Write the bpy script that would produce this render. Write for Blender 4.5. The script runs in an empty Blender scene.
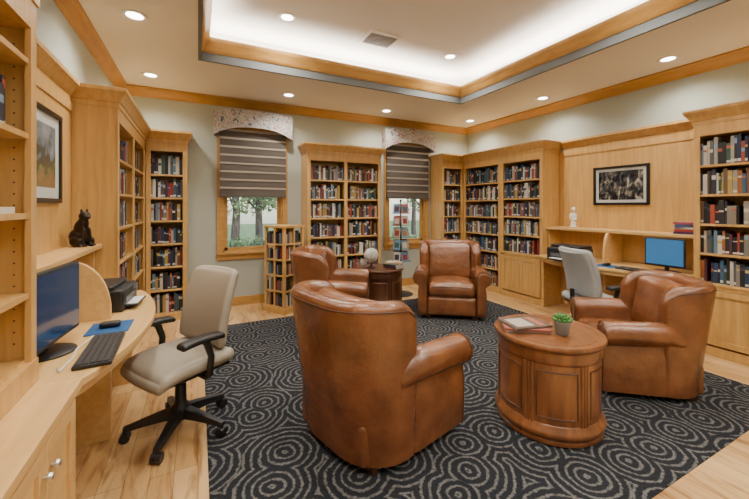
import bpy, bmesh, math, random
from math import sin, cos, pi, radians, sqrt
from mathutils import Matrix, Vector
random.seed(7)
S = bpy.context.scene
COL = S.collection

# ------------------------------------------------------------------ materials
def new_mat(name):
    m = bpy.data.materials.new(name); m.use_nodes = True
    nt = m.node_tree; b = nt.nodes['Principled BSDF']
    return m, nt, b
def plain(name, col, rough=.5, metal=0, coat=0, emit=None, es=0, bump=0, bscale=200, var=0):
    m, nt, b = new_mat(name)
    b.inputs['Base Color'].default_value = (*col, 1)
    b.inputs['Roughness'].default_value = rough
    b.inputs['Metallic'].default_value = metal
    b.inputs['Coat Weight'].default_value = coat
    if emit:
        b.inputs['Emission Color'].default_value = (*emit, 1)
        b.inputs['Emission Strength'].default_value = es
    if bump or var:
        tc = nt.nodes.new('ShaderNodeTexCoord'); n = nt.nodes.new('ShaderNodeTexNoise')
        n.inputs['Scale'].default_value = bscale; n.inputs['Detail'].default_value = 4
        nt.links.new(tc.outputs['Object'], n.inputs['Vector'])
        if bump:
            bp = nt.nodes.new('ShaderNodeBump'); bp.inputs['Strength'].default_value = bump
            bp.inputs['Distance'].default_value = .01
            nt.links.new(n.outputs['Fac'], bp.inputs['Height']); nt.links.new(bp.outputs['Normal'], b.inputs['Normal'])
        if var:
            n2 = nt.nodes.new('ShaderNodeTexNoise'); n2.inputs['Scale'].default_value = 6; n2.inputs['Detail'].default_value = 5
            nt.links.new(tc.outputs['Object'], n2.inputs['Vector'])
            r = nt.nodes.new('ShaderNodeValToRGB')
            r.color_ramp.elements[0].position = .3; r.color_ramp.elements[1].position = .7
            r.color_ramp.elements[0].color = (*[c*(1-var) for c in col], 1)
            r.color_ramp.elements[1].color = (*[min(1, c*(1+var)) for c in col], 1)
            nt.links.new(n2.outputs['Fac'], r.inputs['Fac']); nt.links.new(r.outputs['Color'], b.inputs['Base Color'])
    return m
def wood(name, c1, c2, rough=.4, scale=(16, 16, 1.3), coat=.15):
    m, nt, b = new_mat(name)
    tc = nt.nodes.new('ShaderNodeTexCoord'); mp = nt.nodes.new('ShaderNodeMapping')
    mp.inputs['Scale'].default_value = scale
    n = nt.nodes.new('ShaderNodeTexNoise'); n.inputs['Scale'].default_value = 1.6; n.inputs['Detail'].default_value = 6
    n.inputs['Distortion'].default_value = .6
    r = nt.nodes.new('ShaderNodeValToRGB')
    r.color_ramp.elements[0].position = .32; r.color_ramp.elements[1].position = .68
    r.color_ramp.elements[0].color = (*c1, 1); r.color_ramp.elements[1].color = (*c2, 1)
    L = nt.links
    L.new(tc.outputs['Object'], mp.inputs['Vector']); L.new(mp.outputs['Vector'], n.inputs['Vector'])
    L.new(n.outputs['Fac'], r.inputs['Fac']); L.new(r.outputs['Color'], b.inputs['Base Color'])
    b.inputs['Roughness'].default_value = rough; b.inputs['Coat Weight'].default_value = coat
    b.inputs['Coat Roughness'].default_value = .25
    return m
MAPLE = wood('maple_wood', (.52, .295, .088), (.64, .385, .13))
MAPLE_H = wood('maple_wood_horizontal', (.60, .36, .125), (.72, .46, .18), scale=(14, 1.6, 14))
TRIMW = wood('trim_wood', (.43, .225, .057), (.53, .29, .08), scale=(3, 3, 20))
CHERRY = wood('cherry_wood', (.13, .043, .013), (.27, .10, .030), rough=.28, scale=(9, 9, 2), coat=.5)
DARKW = wood('dark_wood', (.05, .018, .008), (.10, .038, .015), rough=.3, coat=.4)
WALL = plain('wall_paint', (.42, .455, .40), .75, bump=.05, bscale=300)
CEIL = plain('ceiling_paint', (.80, .78, .74), .85)
GREYP = plain('grey_blue_paint', (.14, .155, .16), .7)
BLACK = plain('black_plastic', (.012, .012, .013), .4)
CHROME = plain('brushed_metal', (.6, .6, .6), .3, 1)
WHITE = plain('white_paint', (.8, .8, .78), .4)
BEIGE = plain('beige_vinyl', (.34, .30, .235), .5, bump=.1, bscale=150)
GREYV = plain('grey_vinyl', (.34, .36, .36), .5)
PIPE = plain('leather_piping', (.08, .026, .009), .45)

def leather():
    m, nt, b = new_mat('brown_leather')
    L = nt.links
    tc = nt.nodes.new('ShaderNodeTexCoord')
    n = nt.nodes.new('ShaderNodeTexNoise'); n.inputs['Scale'].default_value = 5; n.inputs['Detail'].default_value = 6
    r = nt.nodes.new('ShaderNodeValToRGB')
    r.color_ramp.elements[0].position = .3; r.color_ramp.elements[1].position = .72
    r.color_ramp.elements[0].color = (.125, .042, .013, 1); r.color_ramp.elements[1].color = (.25, .09, .029, 1)
    L.new(tc.outputs['Object'], n.inputs['Vector']); L.new(n.outputs['Fac'], r.inputs['Fac']); L.new(r.outputs['Color'], b.inputs['Base Color'])
    v = nt.nodes.new('ShaderNodeTexVoronoi'); v.inputs['Scale'].default_value = 130
    n2 = nt.nodes.new('ShaderNodeTexNoise'); n2.inputs['Scale'].default_value = 9; n2.inputs['Detail'].default_value = 4
    L.new(tc.outputs['Object'], v.inputs['Vector']); L.new(tc.outputs['Object'], n2.inputs['Vector'])
    b1 = nt.nodes.new('ShaderNodeBump'); b1.inputs['Strength'].default_value = .12; b1.inputs['Distance'].default_value = .004
    b2 = nt.nodes.new('ShaderNodeBump'); b2.inputs['Strength'].default_value = .5; b2.inputs['Distance'].default_value = .02
    L.new(n2.outputs['Fac'], b2.inputs['Height']); L.new(b2.outputs['Normal'], b1.inputs['Normal'])
    L.new(v.outputs['Distance'], b1.inputs['Height']); L.new(b1.outputs['Normal'], b.inputs['Normal'])
    b.inputs['Roughness'].default_value = .27; b.inputs['Specular IOR Level'].default_value = .8
    return m
LEATHER = leather()

def floor_mat():
    m, nt, b = new_mat('hickory_plank_floor'); L = nt.links
    tc = nt.nodes.new('ShaderNodeTexCoord'); mp = nt.nodes.new('ShaderNodeMapping')
    mp.inputs['Rotation'].default_value = (0, 0, radians(90))
    br = nt.nodes.new('ShaderNodeTexBrick')
    br.inputs['Scale'].default_value = 1; br.inputs['Brick Width'].default_value = 1.1; br.inputs['Row Height'].default_value = .115
    br.inputs['Mortar Size'].default_value = .0015; br.inputs['Mortar'].default_value = (.22, .11, .04, 1)
    br.inputs['Color1'].default_value = (.72, .48, .23, 1); br.inputs['Color2'].default_value = (.53, .31, .12, 1)
    br.offset_frequency = 3; br.offset = .37
    L.new(tc.outputs['Object'], mp.inputs['Vector']); L.new(mp.outputs['Vector'], br.inputs['Vector'])
    mp2 = nt.nodes.new('ShaderNodeMapping'); mp2.inputs['Scale'].default_value = (9, 1.6, 1)
    n = nt.nodes.new('ShaderNodeTexNoise'); n.inputs['Scale'].default_value = 1.5; n.inputs['Detail'].default_value = 7; n.inputs['Distortion'].default_value = 1.4
    L.new(tc.outputs['Object'], mp2.inputs['Vector']); L.new(mp2.outputs['Vector'], n.inputs['Vector'])
    r = nt.nodes.new('ShaderNodeValToRGB')
    r.color_ramp.elements[0].position = .30; r.color_ramp.elements[0].color = (.52, .40, .29, 1)
    r.color_ramp.elements[1].position = .5; r.color_ramp.elements[1].color = (1, 1, 1, 1)
    mx = nt.nodes.new('ShaderNodeMix'); mx.data_type = 'RGBA'; mx.blend_type = 'MULTIPLY'; mx.inputs[0].default_value = 1
    L.new(n.outputs['Fac'], r.inputs['Fac']); L.new(br.outputs['Color'], mx.inputs[6]); L.new(r.outputs['Color'], mx.inputs[7])
    L.new(mx.outputs[2], b.inputs['Base Color'])
    b.inputs['Roughness'].default_value = .28
    return m
def rug_mat():
    m, nt, b = new_mat('circle_pattern_carpet'); L = nt.links
    tc = nt.nodes.new('ShaderNodeTexCoord')
    nz = nt.nodes.new('ShaderNodeTexNoise'); nz.inputs['Scale'].default_value = 8
    vm = nt.nodes.new('ShaderNodeVectorMath'); vm.operation = 'SCALE'; vm.inputs['Scale'].default_value = .04
    va = nt.nodes.new('ShaderNodeVectorMath'); va.operation = 'ADD'
    L.new(tc.outputs['Object'], nz.inputs['Vector']); L.new(nz.outputs['Color'], vm.inputs[0])
    L.new(tc.outputs['Object'], va.inputs[0]); L.new(vm.outputs[0], va.inputs[1])
    v = nt.nodes.new('ShaderNodeTexVoronoi'); v.voronoi_dimensions = '2D'; v.inputs['Scale'].default_value = 3.0
    v.inputs['Randomness'].default_value = .75
    L.new(va.outputs[0], v.inputs['Vector'])
    mu = nt.nodes.new('ShaderNodeMath'); mu.operation = 'MULTIPLY'; mu.inputs[1].default_value = 47
    sn = nt.nodes.new('ShaderNodeMath'); sn.operation = 'SINE'
    L.new(v.outputs['Distance'], mu.inputs[0]); L.new(mu.outputs[0], sn.inputs[0])
    mr = nt.nodes.new('ShaderNodeMapRange'); mr.inputs['From Min'].default_value = -1; mr.inputs['From Max'].default_value = 1
    L.new(sn.outputs[0], mr.inputs['Value'])
    n3 = nt.nodes.new('ShaderNodeTexNoise'); n3.inputs['Scale'].default_value = 60; n3.inputs['Detail'].default_value = 2
    L.new(tc.outputs['Object'], n3.inputs['Vector'])
    ad = nt.nodes.new('ShaderNodeMath'); ad.operation = 'MULTIPLY_ADD'; ad.inputs[1].default_value = 1.1; ad.inputs[2].default_value = -.55
    L.new(n3.outputs['Fac'], ad.inputs[0])
    ad2 = nt.nodes.new('ShaderNodeMath'); ad2.operation = 'ADD'; L.new(mr.outputs[0], ad2.inputs[0]); L.new(ad.outputs[0], ad2.inputs[1])
    r = nt.nodes.new('ShaderNodeValToRGB')
    r.color_ramp.elements[0].position = .60; r.color_ramp.elements[0].color = (.016, .018, .023, 1)
    r.color_ramp.elements[1].position = 1.0; r.color_ramp.elements[1].color = (.13, .13, .128, 1)
    L.new(ad2.outputs[0], r.inputs['Fac'])
    fn = nt.nodes.new('ShaderNodeTexNoise'); fn.inputs['Scale'].default_value = 190; fn.inputs['Detail'].default_value = 3
    L.new(tc.outputs['Object'], fn.inputs['Vector'])
    fr = nt.nodes.new('ShaderNodeValToRGB')
    fr.color_ramp.elements[0].position = .35; fr.color_ramp.elements[0].color = (.5, .5, .5, 1)
    fr.color_ramp.elements[1].position = .65; fr.color_ramp.elements[1].color = (1.5, 1.5, 1.5, 1)
    L.new(fn.outputs['Fac'], fr.inputs['Fac'])
    mx = nt.nodes.new('ShaderNodeMix'); mx.data_type = 'RGBA'; mx.blend_type = 'MULTIPLY'; mx.inputs[0].default_value = 1
    L.new(r.outputs['Color'], mx.inputs[6]); L.new(fr.outputs['Color'], mx.inputs[7]); L.new(mx.outputs[2], b.inputs['Base Color'])
    b.inputs['Roughness'].default_value = .95; b.inputs['Specular IOR Level'].default_value = .2
    return m
def vcol_mat(name, rough=.5):
    m, nt, b = new_mat(name)
    a = nt.nodes.new('ShaderNodeAttribute'); a.attribute_name = 'Col'
    nt.links.new(a.outputs['Color'], b.inputs['Base Color']); b.inputs['Roughness'].default_value = rough
    return m
BOOKM = vcol_mat('book_covers'); LEAF = vcol_mat('foliage', .7)
def fabric_floral():
    m, nt, b = new_mat('floral_fabric'); L = nt.links
    tc = nt.nodes.new('ShaderNodeTexCoord')
    n = nt.nodes.new('ShaderNodeTexNoise'); n.inputs['Scale'].default_value = 7; n.inputs['Detail'].default_value = 4; n.inputs['Distortion'].default_value = 3
    r = nt.nodes.new('ShaderNodeValToRGB'); cr = r.color_ramp
    cr.elements[0].position = .36; cr.elements[0].color = (.10, .12, .18, 1)
    cr.elements[1].position = .64; cr.elements[1].color = (.28, .12, .12, 1)
    for p, c in ((.42, (.62, .59, .54, 1)), (.58, (.66, .63, .57, 1)), (.5, (.26, .26, .28, 1))):
        e = cr.elements.new(p); e.color = c
    L.new(tc.outputs['Object'], n.inputs['Vector']); L.new(n.outputs['Fac'], r.inputs['Fac']); L.new(r.outputs['Color'], b.inputs['Base Color'])
    b.inputs['Roughness'].default_value = .9
    return m
def photo_art():
    m, nt, b = new_mat('framed_photo_print'); L = nt.links
    tc = nt.nodes.new('ShaderNodeTexCoord')
    mp = nt.nodes.new('ShaderNodeMapping'); mp.inputs['Scale'].default_value = (16, 5, 9)
    n = nt.nodes.new('ShaderNodeTexNoise'); n.inputs['Scale'].default_value = 1; n.inputs['Detail'].default_value = 5; n.inputs['Distortion'].default_value = 1
    r = nt.nodes.new('ShaderNodeValToRGB'); cr = r.color_ramp
    cr.elements[0].position = .42; cr.elements[0].color = (.012, .013, .016, 1)
    cr.elements[1].position = .76; cr.elements[1].color = (.55, .52, .46, 1)
    for p, c in ((.53, (.05, .055, .06, 1)), (.6, (.16, .14, .11, 1))):
        e = cr.elements.new(p); e.color = c
    L.new(tc.outputs['Object'], mp.inputs['Vector']); L.new(mp.outputs['Vector'], n.inputs['Vector'])
    L.new(n.outputs['Fac'], r.inputs['Fac']); L.new(r.outputs['Color'], b.inputs['Base Color'])
    b.inputs['Roughness'].default_value = .2
    return m
def landscape_art():
    m, nt, b = new_mat('landscape_print'); L = nt.links
    tc = nt.nodes.new('ShaderNodeTexCoord'); sp = nt.nodes.new('ShaderNodeSeparateXYZ')
    n = nt.nodes.new('ShaderNodeTexNoise'); n.inputs['Scale'].default_value = 8; n.inputs['Detail'].default_value = 6
    L.new(tc.outputs['Object'], sp.inputs[0]); L.new(tc.outputs['Object'], n.inputs['Vector'])
    ma = nt.nodes.new('ShaderNodeMath'); ma.operation = 'MULTIPLY_ADD'; ma.inputs[1].default_value = 1.6; ma.inputs[2].default_value = 0
    L.new(sp.outputs['Z'], ma.inputs[0]); ad = nt.nodes.new('ShaderNodeMath'); ad.operation = 'ADD'
    L.new(ma.outputs[0], ad.inputs[0]); L.new(n.outputs['Fac'], ad.inputs[1])
    r = nt.nodes.new('ShaderNodeValToRGB'); cr = r.color_ramp
    cr.elements[0].position = .15; cr.elements[0].color = (.22, .14, .07, 1)
    cr.elements[1].position = .85; cr.elements[1].color = (.25, .30, .36, 1)
    for p, c in ((.35, (.12, .13, .06, 1)), (.5, (.03, .05, .05, 1)), (.62, (.10, .15, .18, 1))):
        e = cr.elements.new(p); e.color = c
    L.new(ad.outputs[0], r.inputs['Fac']); L.new(r.outputs['Color'], b.inputs['Base Color']); b.inputs['Roughness'].default_value = .2
    return m

# ------------------------------------------------------------------ mesh builder
class MB:
    def __init__(s): s.v = []; s.f = []; s.m = []; s.c = []; s.M = Matrix()
    def add(s, vs, fs, mat=0, col=(1, 1, 1)):
        o = len(s.v)
        s.v += [tuple(s.M @ Vector(p)) for p in vs]
        for f in fs: s.f.append([i+o for i in f]); s.m.append(mat); s.c.append(col)
    def box(s, x0, x1, y0, y1, z0, z1, mat=0, col=(1, 1, 1)):
        s.add([(x0, y0, z0), (x1, y0, z0), (x1, y1, z0), (x0, y1, z0), (x0, y0, z1), (x1, y0, z1), (x1, y1, z1), (x0, y1, z1)],
              [(0, 3, 2, 1), (4, 5, 6, 7), (0, 1, 5, 4), (1, 2, 6, 5), (2, 3, 7, 6), (3, 0, 4, 7)], mat, col)
    def cyl(s, p0, p1, r0, r1=None, n=16, mat=0, col=(1, 1, 1), cap=True):
        r1 = r0 if r1 is None else r1
        p0 = Vector(p0); p1 = Vector(p1); d = (p1-p0).normalized()
        a = d.orthogonal().normalized(); b = d.cross(a)
        vs = []
        for p, r in ((p0, r0), (p1, r1)):
            for i in range(n):
                t = 2*pi*i/n; vs.append(p+a*cos(t)*r+b*sin(t)*r)
        fs = [(i, (i+1) % n, n+(i+1) % n, n+i) for i in range(n)]
        if cap: fs += [tuple(reversed(range(n))), tuple(range(n, 2*n))]
        s.add(vs, fs, mat, col)
    def tube(s, pts, r, n=8, mat=0, closed=False, col=(1,1,1)):
        pts = [Vector(p) for p in pts]; N = len(pts); vs = []
        up = None
        for i, p in enumerate(pts):
            if closed: d = pts[(i+1) % N]-pts[i-1]
            else: d = pts[min(i+1, N-1)]-pts[max(i-1, 0)]
            d.normalize()
            if up is None: up = d.orthogonal().normalized()
            a = (up-d*up.dot(d)).normalized(); up = a; b = d.cross(a)
            rr = r[i] if isinstance(r, (list, tuple)) else r
            for k in range(n):
                t = 2*pi*k/n; vs.append(p+a*cos(t)*rr+b*sin(t)*rr)
        fs = []
        for i in range(N if closed else N-1):
            j = (i+1) % N
            for k in range(n): fs.append((i*n+k, i*n+(k+1) % n, j*n+(k+1) % n, j*n+k))
        if not closed: fs += [tuple(reversed(range(n))), tuple(range((N-1)*n, N*n))]
        s.add(vs, fs, mat, col)
    def lathe(s, prof, c=(0, 0, 0), n=32, mat=0, col=(1, 1, 1), sx=1, sy=1):
        vs = []
        for r, z in prof:
            for i in range(n):
                t = 2*pi*i/n; vs.append((c[0]+r*cos(t)*sx, c[1]+r*sin(t)*sy, c[2]+z))
        fs = []
        for j in range(len(prof)-1):
            for i in range(n): fs.append((j*n+i, j*n+(i+1) % n, (j+1)*n+(i+1) % n, (j+1)*n+i))
        fs += [tuple(reversed(range(n))), tuple(range((len(prof)-1)*n, len(prof)*n))]
        s.add(vs, fs, mat, col)
    def loops(s, rings, mat=0, cap=True, col=(1, 1, 1)):
        n = len(rings[0]); vs = [p for r in rings for p in r]; fs = []
        for j in range(len(rings)-1):
            for i in range(n): fs.append((j*n+i, j*n+(i+1) % n, (j+1)*n+(i+1) % n, (j+1)*n+i))
        if cap: fs += [tuple(reversed(range(n))), tuple(range((len(rings)-1)*n, len(rings)*n))]
        s.add(vs, fs, mat, col)
    def prism(s, poly, y0, y1, axis='y', mat=0, col=(1, 1, 1)):
        def mk(p, t):
            return {'y': (p[0], t, p[1]), 'z': (p[0], p[1], t), 'x': (t, p[0], p[1])}[axis]
        s.loops([[mk(p, y0) for p in poly], [mk(p, y1) for p in poly]], mat, True, col)
    def cushion(s, c, size, r, mat=0, bulge=(0, 0, 0), k=4, mseg=6, fn=None, T=None, col=(1, 1, 1)):
        h = [size[i]/2 for i in range(3)]
        r = min(r, min(h)*.999)
        ax = []
        for i in range(3):
            e = h[i]-r
            l = [-h[i]+r*(1-cos(pi/2*j/k))*1.0 for j in range(k)]
            l += [-e+2*e*j/mseg for j in range(mseg+1)]
            l += [h[i]-r*(1-cos(pi/2*(k-1-j)/k)) for j in range(k)]
            ax.append(l)
        vs = []; fs = []; idx = {}
        def vert(q):
            key = tuple(round(x, 6) for x in q)
            if key in idx: return idx[key]
            inn = [max(-(h[i]-r), min(h[i]-r, q[i])) for i in range(3)]
            d = Vector([q[i]-inn[i] for i in range(3)])
            if d.length > 1e-9: d = d.normalized()*r
            p = [inn[i]+d[i] for i in range(3)]
            u = [q[i]/h[i] for i in range(3)]
            p[2] += bulge[2]*u[2]*(1-u[0]**2)*(1-u[1]**2)
            p[1] += bulge[1]*u[1]*(1-u[0]**2)*(1-u[2]**2)
            p[0] += bulge[0]*u[0]*(1-u[1]**2)*(1-u[2]**2)
            if fn: p = fn(p, u)
            p = Vector(p)
            if T: p = T @ p
            p = p+Vector(c)
            idx[key] = len(vs); vs.append(p); return idx[key]
        for a in range(3):
            b1, c1 = (a+1) % 3, (a+2) % 3
            for sg in (-1, 1):
                for i in range(len(ax[b1])-1):
                    for j in range(len(ax[c1])-1):
                        quad = []
                        for (ii, jj) in ((i, j), (i+1, j), (i+1, j+1), (i, j+1)):
                            q = [0, 0, 0]; q[a] = sg*h[a]; q[b1] = ax[b1][ii]; q[c1] = ax[c1][jj]
                            quad.append(vert(q))
                        if sg < 0: quad.reverse()
                        if len(set(quad)) == 4: fs.append(tuple(quad))
        s.add(vs, fs, mat, col)
    def mesh(s, name, mats, smooth=True, angle=38):
        me = bpy.data.meshes.new(name); me.from_pydata(s.v, [], s.f)
        for m in mats: me.materials.append(m)
        ca = me.color_attributes.new('Col', 'FLOAT_COLOR', 'CORNER')
        for p, mi, c in zip(me.polygons, s.m, s.c):
            p.material_index = mi
            for li in p.loop_indices: ca.data[li].color = (*c, 1)
        bm = bmesh.new(); bm.from_mesh(me); bmesh.ops.recalc_face_normals(bm, faces=bm.faces); bm.to_mesh(me); bm.free()
        if smooth:
            for p in me.polygons: p.use_smooth = True
            me.set_sharp_from_angle(angle=radians(angle))
        return me
    def obj(s, name, mats, loc=(0, 0, 0), rz=0, bevel=0, smooth=True, angle=38):
        o = bpy.data.objects.new(name, s.mesh(name, mats, smooth, angle)); COL.objects.link(o)
        o.location = loc; o.rotation_euler = (0, 0, rz)
        if bevel:
            md = o.modifiers.new('Bevel', 'BEVEL'); md.width = bevel; md.segments = 2; md.limit_method = 'ANGLE'
        return o
def inst(name, me, loc, rz, s=1):
    o = bpy.data.objects.new(name, me); COL.objects.link(o); o.location = loc; o.rotation_euler = (0, 0, rz); o.scale = (s, s, s); return o

# ------------------------------------------------------------------ room
XL, XR, YB, YN, ZC = -.9, 4.85, 5.47, -1.6, 3.0
mb = MB(); mb.box(XL-.15, XR+.15, YN-.15, YB+.2, -.1, 0); mb.obj('floor', [floor_mat()])
mb = MB(); mb.box(XL-.12, XL, YN, YB+.15, 0, 3.6); mb.obj('wall_left', [WALL])
mb = MB(); mb.box(XR, XR+.12, YN, YB+.15, 0, 3.6); mb.obj('wall_right', [WALL])
mb = MB(); mb.box(XL, XR, YN-.12, YN, 0, 3.6); mb.obj('wall_near', [WALL])
W1 = (.32, 1.16, .78, 2.55); W2 = (3.02, 3.82, .78, 2.55)
mb = MB()
mb.box(XL, W1[0], YB, YB+.15, 0, 3.6); mb.box(W1[1], W2[0], YB, YB+.15, 0, 3.6); mb.box(W2[1], XR, YB, YB+.15, 0, 3.6)
for w in (W1, W2):
    mb.box(w[0], w[1], YB, YB+.15, 0, w[2]); mb.box(w[0], w[1], YB, YB+.15, w[3], 3.6)
mb.obj('wall_back', [WALL])
TX0, TX1, TY0, TY1 = .02, 3.55, -.9, 4.13
mb = MB()
mb.box(XL, TX0, YN, YB, ZC, ZC+.1); mb.box(TX1, XR, YN, YB, ZC, ZC+.1)
mb.box(TX0, TX1, YN, TY0, ZC, ZC+.1); mb.box(TX0, TX1, TY1, YB, ZC, ZC+.1)
UZ = 3.44; e = .28
mb.box(TX0-e-.1, TX0-e, TY0-e, TY1+e, ZC+.1, UZ); mb.box(TX1+e, TX1+e+.1, TY0-e, TY1+e, ZC+.1, UZ)
mb.box(TX0-e, TX1+e, TY0-e-.1, TY0-e, ZC+.1, UZ); mb.box(TX0-e, TX1+e, TY1+e, TY1+e+.1, ZC+.1, UZ)
mb.box(TX0-e-.1, TX1+e+.1, TY0-e-.1, TY1+e+.1, UZ, UZ+.08)
mb.obj('ceiling', [CEIL])

def ring(mb, x0, x1, y0, y1, prof, sg, mat=0):
    rings = []
    for o, z in prof:
        o *= sg; rings.append([(x0-o, y0-o, z), (x1+o, y0-o, z), (x1+o, y1+o, z), (x0-o, y1+o, z)])
    rings.append(rings[0]); mb.loops(rings, mat, cap=False)
mb = MB(); ring(mb, XL, XR, YN, YB, [(.001, 2.88), (.012, 2.88), (.02, 2.90), (.03, 2.91), (.07, 2.955), (.085, 2.975), (.095, 2.98), (.095, 2.999), (.001, 2.999)], -1)
mb.obj('trim_1', [TRIMW])
mb = MB()
ring(mb, TX0, TX1, TY0, TY1, [(-.02, 2.999), (-.02, 2.992), (.012, 2.992), (.012, 3.085), (-.001, 3.085)], -1, 1)
ring(mb, TX0, TX1, TY0, TY1, [(-.001, 3.08), (.02, 3.08), (.035, 3.095), (.045, 3.12), (.08, 3.17), (.09, 3.19), (.09, 3.22), (-.02, 3.22), (-.02, 3.1)], -1, 0)
mb.obj('trim_2', [TRIMW, GREYP])
mb = MB(); mb.box(-.12, 1.45, YB-.02, YB, 0, .13); mb.box(2.72, 3.94, YB-.02, YB, 0, .13); mb.obj('baseboard_back', [TRIMW], bevel=.005)

mb = MB(); mb.box(.05, 3.97, .93, 4.6, .0, .004); mb.obj('area_rug', [rug_mat()])
rug = .0045

# windows
GLASS, nt, b = new_mat('window_glass')
tr = nt.nodes.new('ShaderNodeBsdfTransparent'); gl = nt.nodes.new('ShaderNodeBsdfGlossy'); gl.inputs['Roughness'].default_value = .02
mix = nt.nodes.new('ShaderNodeMixShader'); mix.inputs[0].default_value = .06
nt.links.new(tr.outputs[0], mix.inputs[1]); nt.links.new(gl.outputs[0], mix.inputs[2]); nt.links.new(mix.outputs[0], nt.nodes['Material Output'].inputs['Surface'])
FLORAL = fabric_floral()
SHADE_D = plain('shade_fabric_brown', (.095, .08, .068), .85); SHADE_L = plain('shade_fabric_tan', (.46, .41, .35), .9)
for k, w in enumerate((W1, W2)):
    x0, x1, z0, z1 = w; mb = MB(); c = .08; y = YB-.022
    mb.box(x0-c, x0, y, YB, z0-.0, z1+c); mb.box(x1, x1+c, y, YB, z0, z1+c); mb.box(x0, x1, y, YB, z1, z1+c)
    mb.box(x0-c-.01, x1+c+.01, YB-.05, YB, z0-.03, z0); mb.box(x0-c, x1+c, y, YB, z0-.11, z0-.03)
    for a in ((x0, x0+.02), (x1-.02, x1)): mb.box(a[0], a[1], YB, YB+.14, z0, z1)
    mb.box(x0, x1, YB, YB+.14, z0, z0+.02); mb.box(x0, x1, YB, YB+.14, z1-.02, z1)
    f = .045; ys, ye = YB+.05, YB+.09; zm = (z0+z1)/2
    for za, zb in ((z0+.02, zm), (zm, z1-.02)):
        mb.box(x0+.02, x0+.02+f, ys, ye, za, zb); mb.box(x1-.02-f, x1-.02, ys, ye, za, zb)
        mb.box(x0+.02, x1-.02, ys, ye, za, za+f); mb.box(x0+.02, x1-.02, ys, ye, zb-f*.6, zb)
    mb.box(x0+.05, x1-.05, YB+.068, YB+.072, z0+.05, z1-.05, 1)
    mb.obj('window_%d' % (k+1), [TRIMW, GLASS], bevel=.003)
    mb = MB(); n = 8; zb = 1.61; zt = 2.56; hh = (zt-zb)/n
    for i in range(n):
        za = zb+i*hh
        poly = [(YB-.065, za), (YB-.045, za-.006), (YB-.03, za+.01), (YB-.03, za+hh), (YB-.045, za+hh)]
        mb.prism(poly, x0-.045, x1+.045, 'x', 0)
        mb.box(x0-.044, x1+.044, YB-.060, YB-.04, za+hh*.74, za+hh*.98, 1)
    mb.box(x0-.045, x1+.045, YB-.07, YB-.024, zb-.03, zb, 0)
    mb.obj('window_shade', [SHADE_D, SHADE_L])
    mb = MB(); xa, xb = x0-.12, x1+.12; pts = []
    N = 24
    top = [(xa+(xb-xa)*i/N, 2.80+.03*sin(pi*i/N)) for i in range(N+1)]
    def bot(t):
        s_ = min(1, abs(2*t-1)*1.02)
        return 2.45+.13*(max(0, 1-s_**2.6))
    bt = [(xa+(xb-xa)*i/N, bot(i/N)) for i in range(N, -1, -1)]
    mb.prism(top+bt, YB-.17, YB-.15, 'y', 0)
    mb.box(xa, xa+.02, YB-.15, YB-.001, 2.45, 2.80); mb.box(xb-.02, xb, YB-.15, YB-.001, 2.45, 2.80)
    mb.box(xa+.02, xb-.02, YB-.15, YB-.001, 2.775, 2.80)
    mb.obj('window_valance', [FLORAL])

# ------------------------------------------------------------------ bookcases
PAL = [(.012, .012, .015), (.02, .02, .024), (.02, .04, .10), (.22, .02, .02), (.50, .46, .38), (.03, .08, .06), (.28, .10, .03), (.015, .015, .02), (.04, .11, .20),
       (.58, .55, .48), (.38, .27, .07), (.09, .09, .10), (.10, .03, .04), (.02, .02, .02), (.015, .025, .06), (.30, .05, .03), (.62, .60, .57),
       (.04, .10, .13), (.018, .014, .014), (.22, .20, .17), (.03, .03, .05), (.12, .19, .28), (.42, .34, .22), (.14, .08, .05), (.3, .28, .25)]
def shelf_books(mb, x0, x1, y, z, hmax, rng, fill=1.0):
    x = x0+.004; end = x0+(x1-x0)*fill-.004
    base = rng.uniform(.64, .80)*hmax
    while x < end:
        w = rng.uniform(.016, .038)
        if x+w > end: break
        if rng.random() < .02: x += rng.uniform(.02, .05); continue
        h = min(hmax*.93, base*rng.uniform(.86, 1.22)); d = rng.uniform(.14, .2)
        c = rng.choice(PAL); yy = y+rng.uniform(0, .015)
        mb.box(x, x+w-.0015, yy, yy+d, z+.0005, z+h, 0, c)
        if rng.random() < .65:
            zz = z+h*rng.uniform(.5, .8); c2 = rng.choice([(.6, .56, .45), (.45, .1, .05), (.55, .55, .53), (.05, .05, .1), (.5, .38, .12), (.2, .32, .45)])
            mb.box(x+.001, x+w-.0025, yy-.0008, yy+.003, zz, zz+h*rng.uniform(.05, .2), 0, c2)
        if rng.random() < .35: mb.box(x+.001, x+w-.0025, yy-.0009, yy+.003, z+h*.06, z+h*.16, 0, (.6, .6, .58))
        x += w
def door(mb, x0, x1, z0, z1, y, mat=0, knob=None):
    s = .055
    mb.box(x0, x0+s, y-.018, y, z0, z1, mat); mb.box(x1-s, x1, y-.018, y, z0, z1, mat)
    mb.box(x0+s, x1-s, y-.018, y, z0, z0+s, mat); mb.box(x0+s, x1-s, y-.018, y, z1-s, z1, mat)
    mb.box(x0+s, x1-s, y-.006, y, z0+s, z1-s, mat)
    if knob:
        kx = x1-.03 if knob == 'r' else x0+.03
        mb.cyl((kx, y-.018, z1-.09), (kx, y-.032, z1-.09), .006, mat=1, n=10)
        mb.cyl((kx, y-.032, z1-.09), (kx, y-.044, z1-.09), .014, .010, mat=1, n=14)
CROWN = [(0, -.15), (.008, -.15), (.008, -.11), (.018, -.105), (.03, -.08), (.055, -.04), (.065, -.03), (.065, 0)]
def crown(mb, x0, x1, y0, y1, H, l=1, r=1):
    rings = []
    for o, z in CROWN:
        rings.append([(x0-o*l, y0-o, H+z), (x1+o*r, y0-o, H+z), (x1+o*r, y1, H+z), (x0-o*l, y1, H+z)])
    mb.loops(rings, 0, True)
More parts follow.
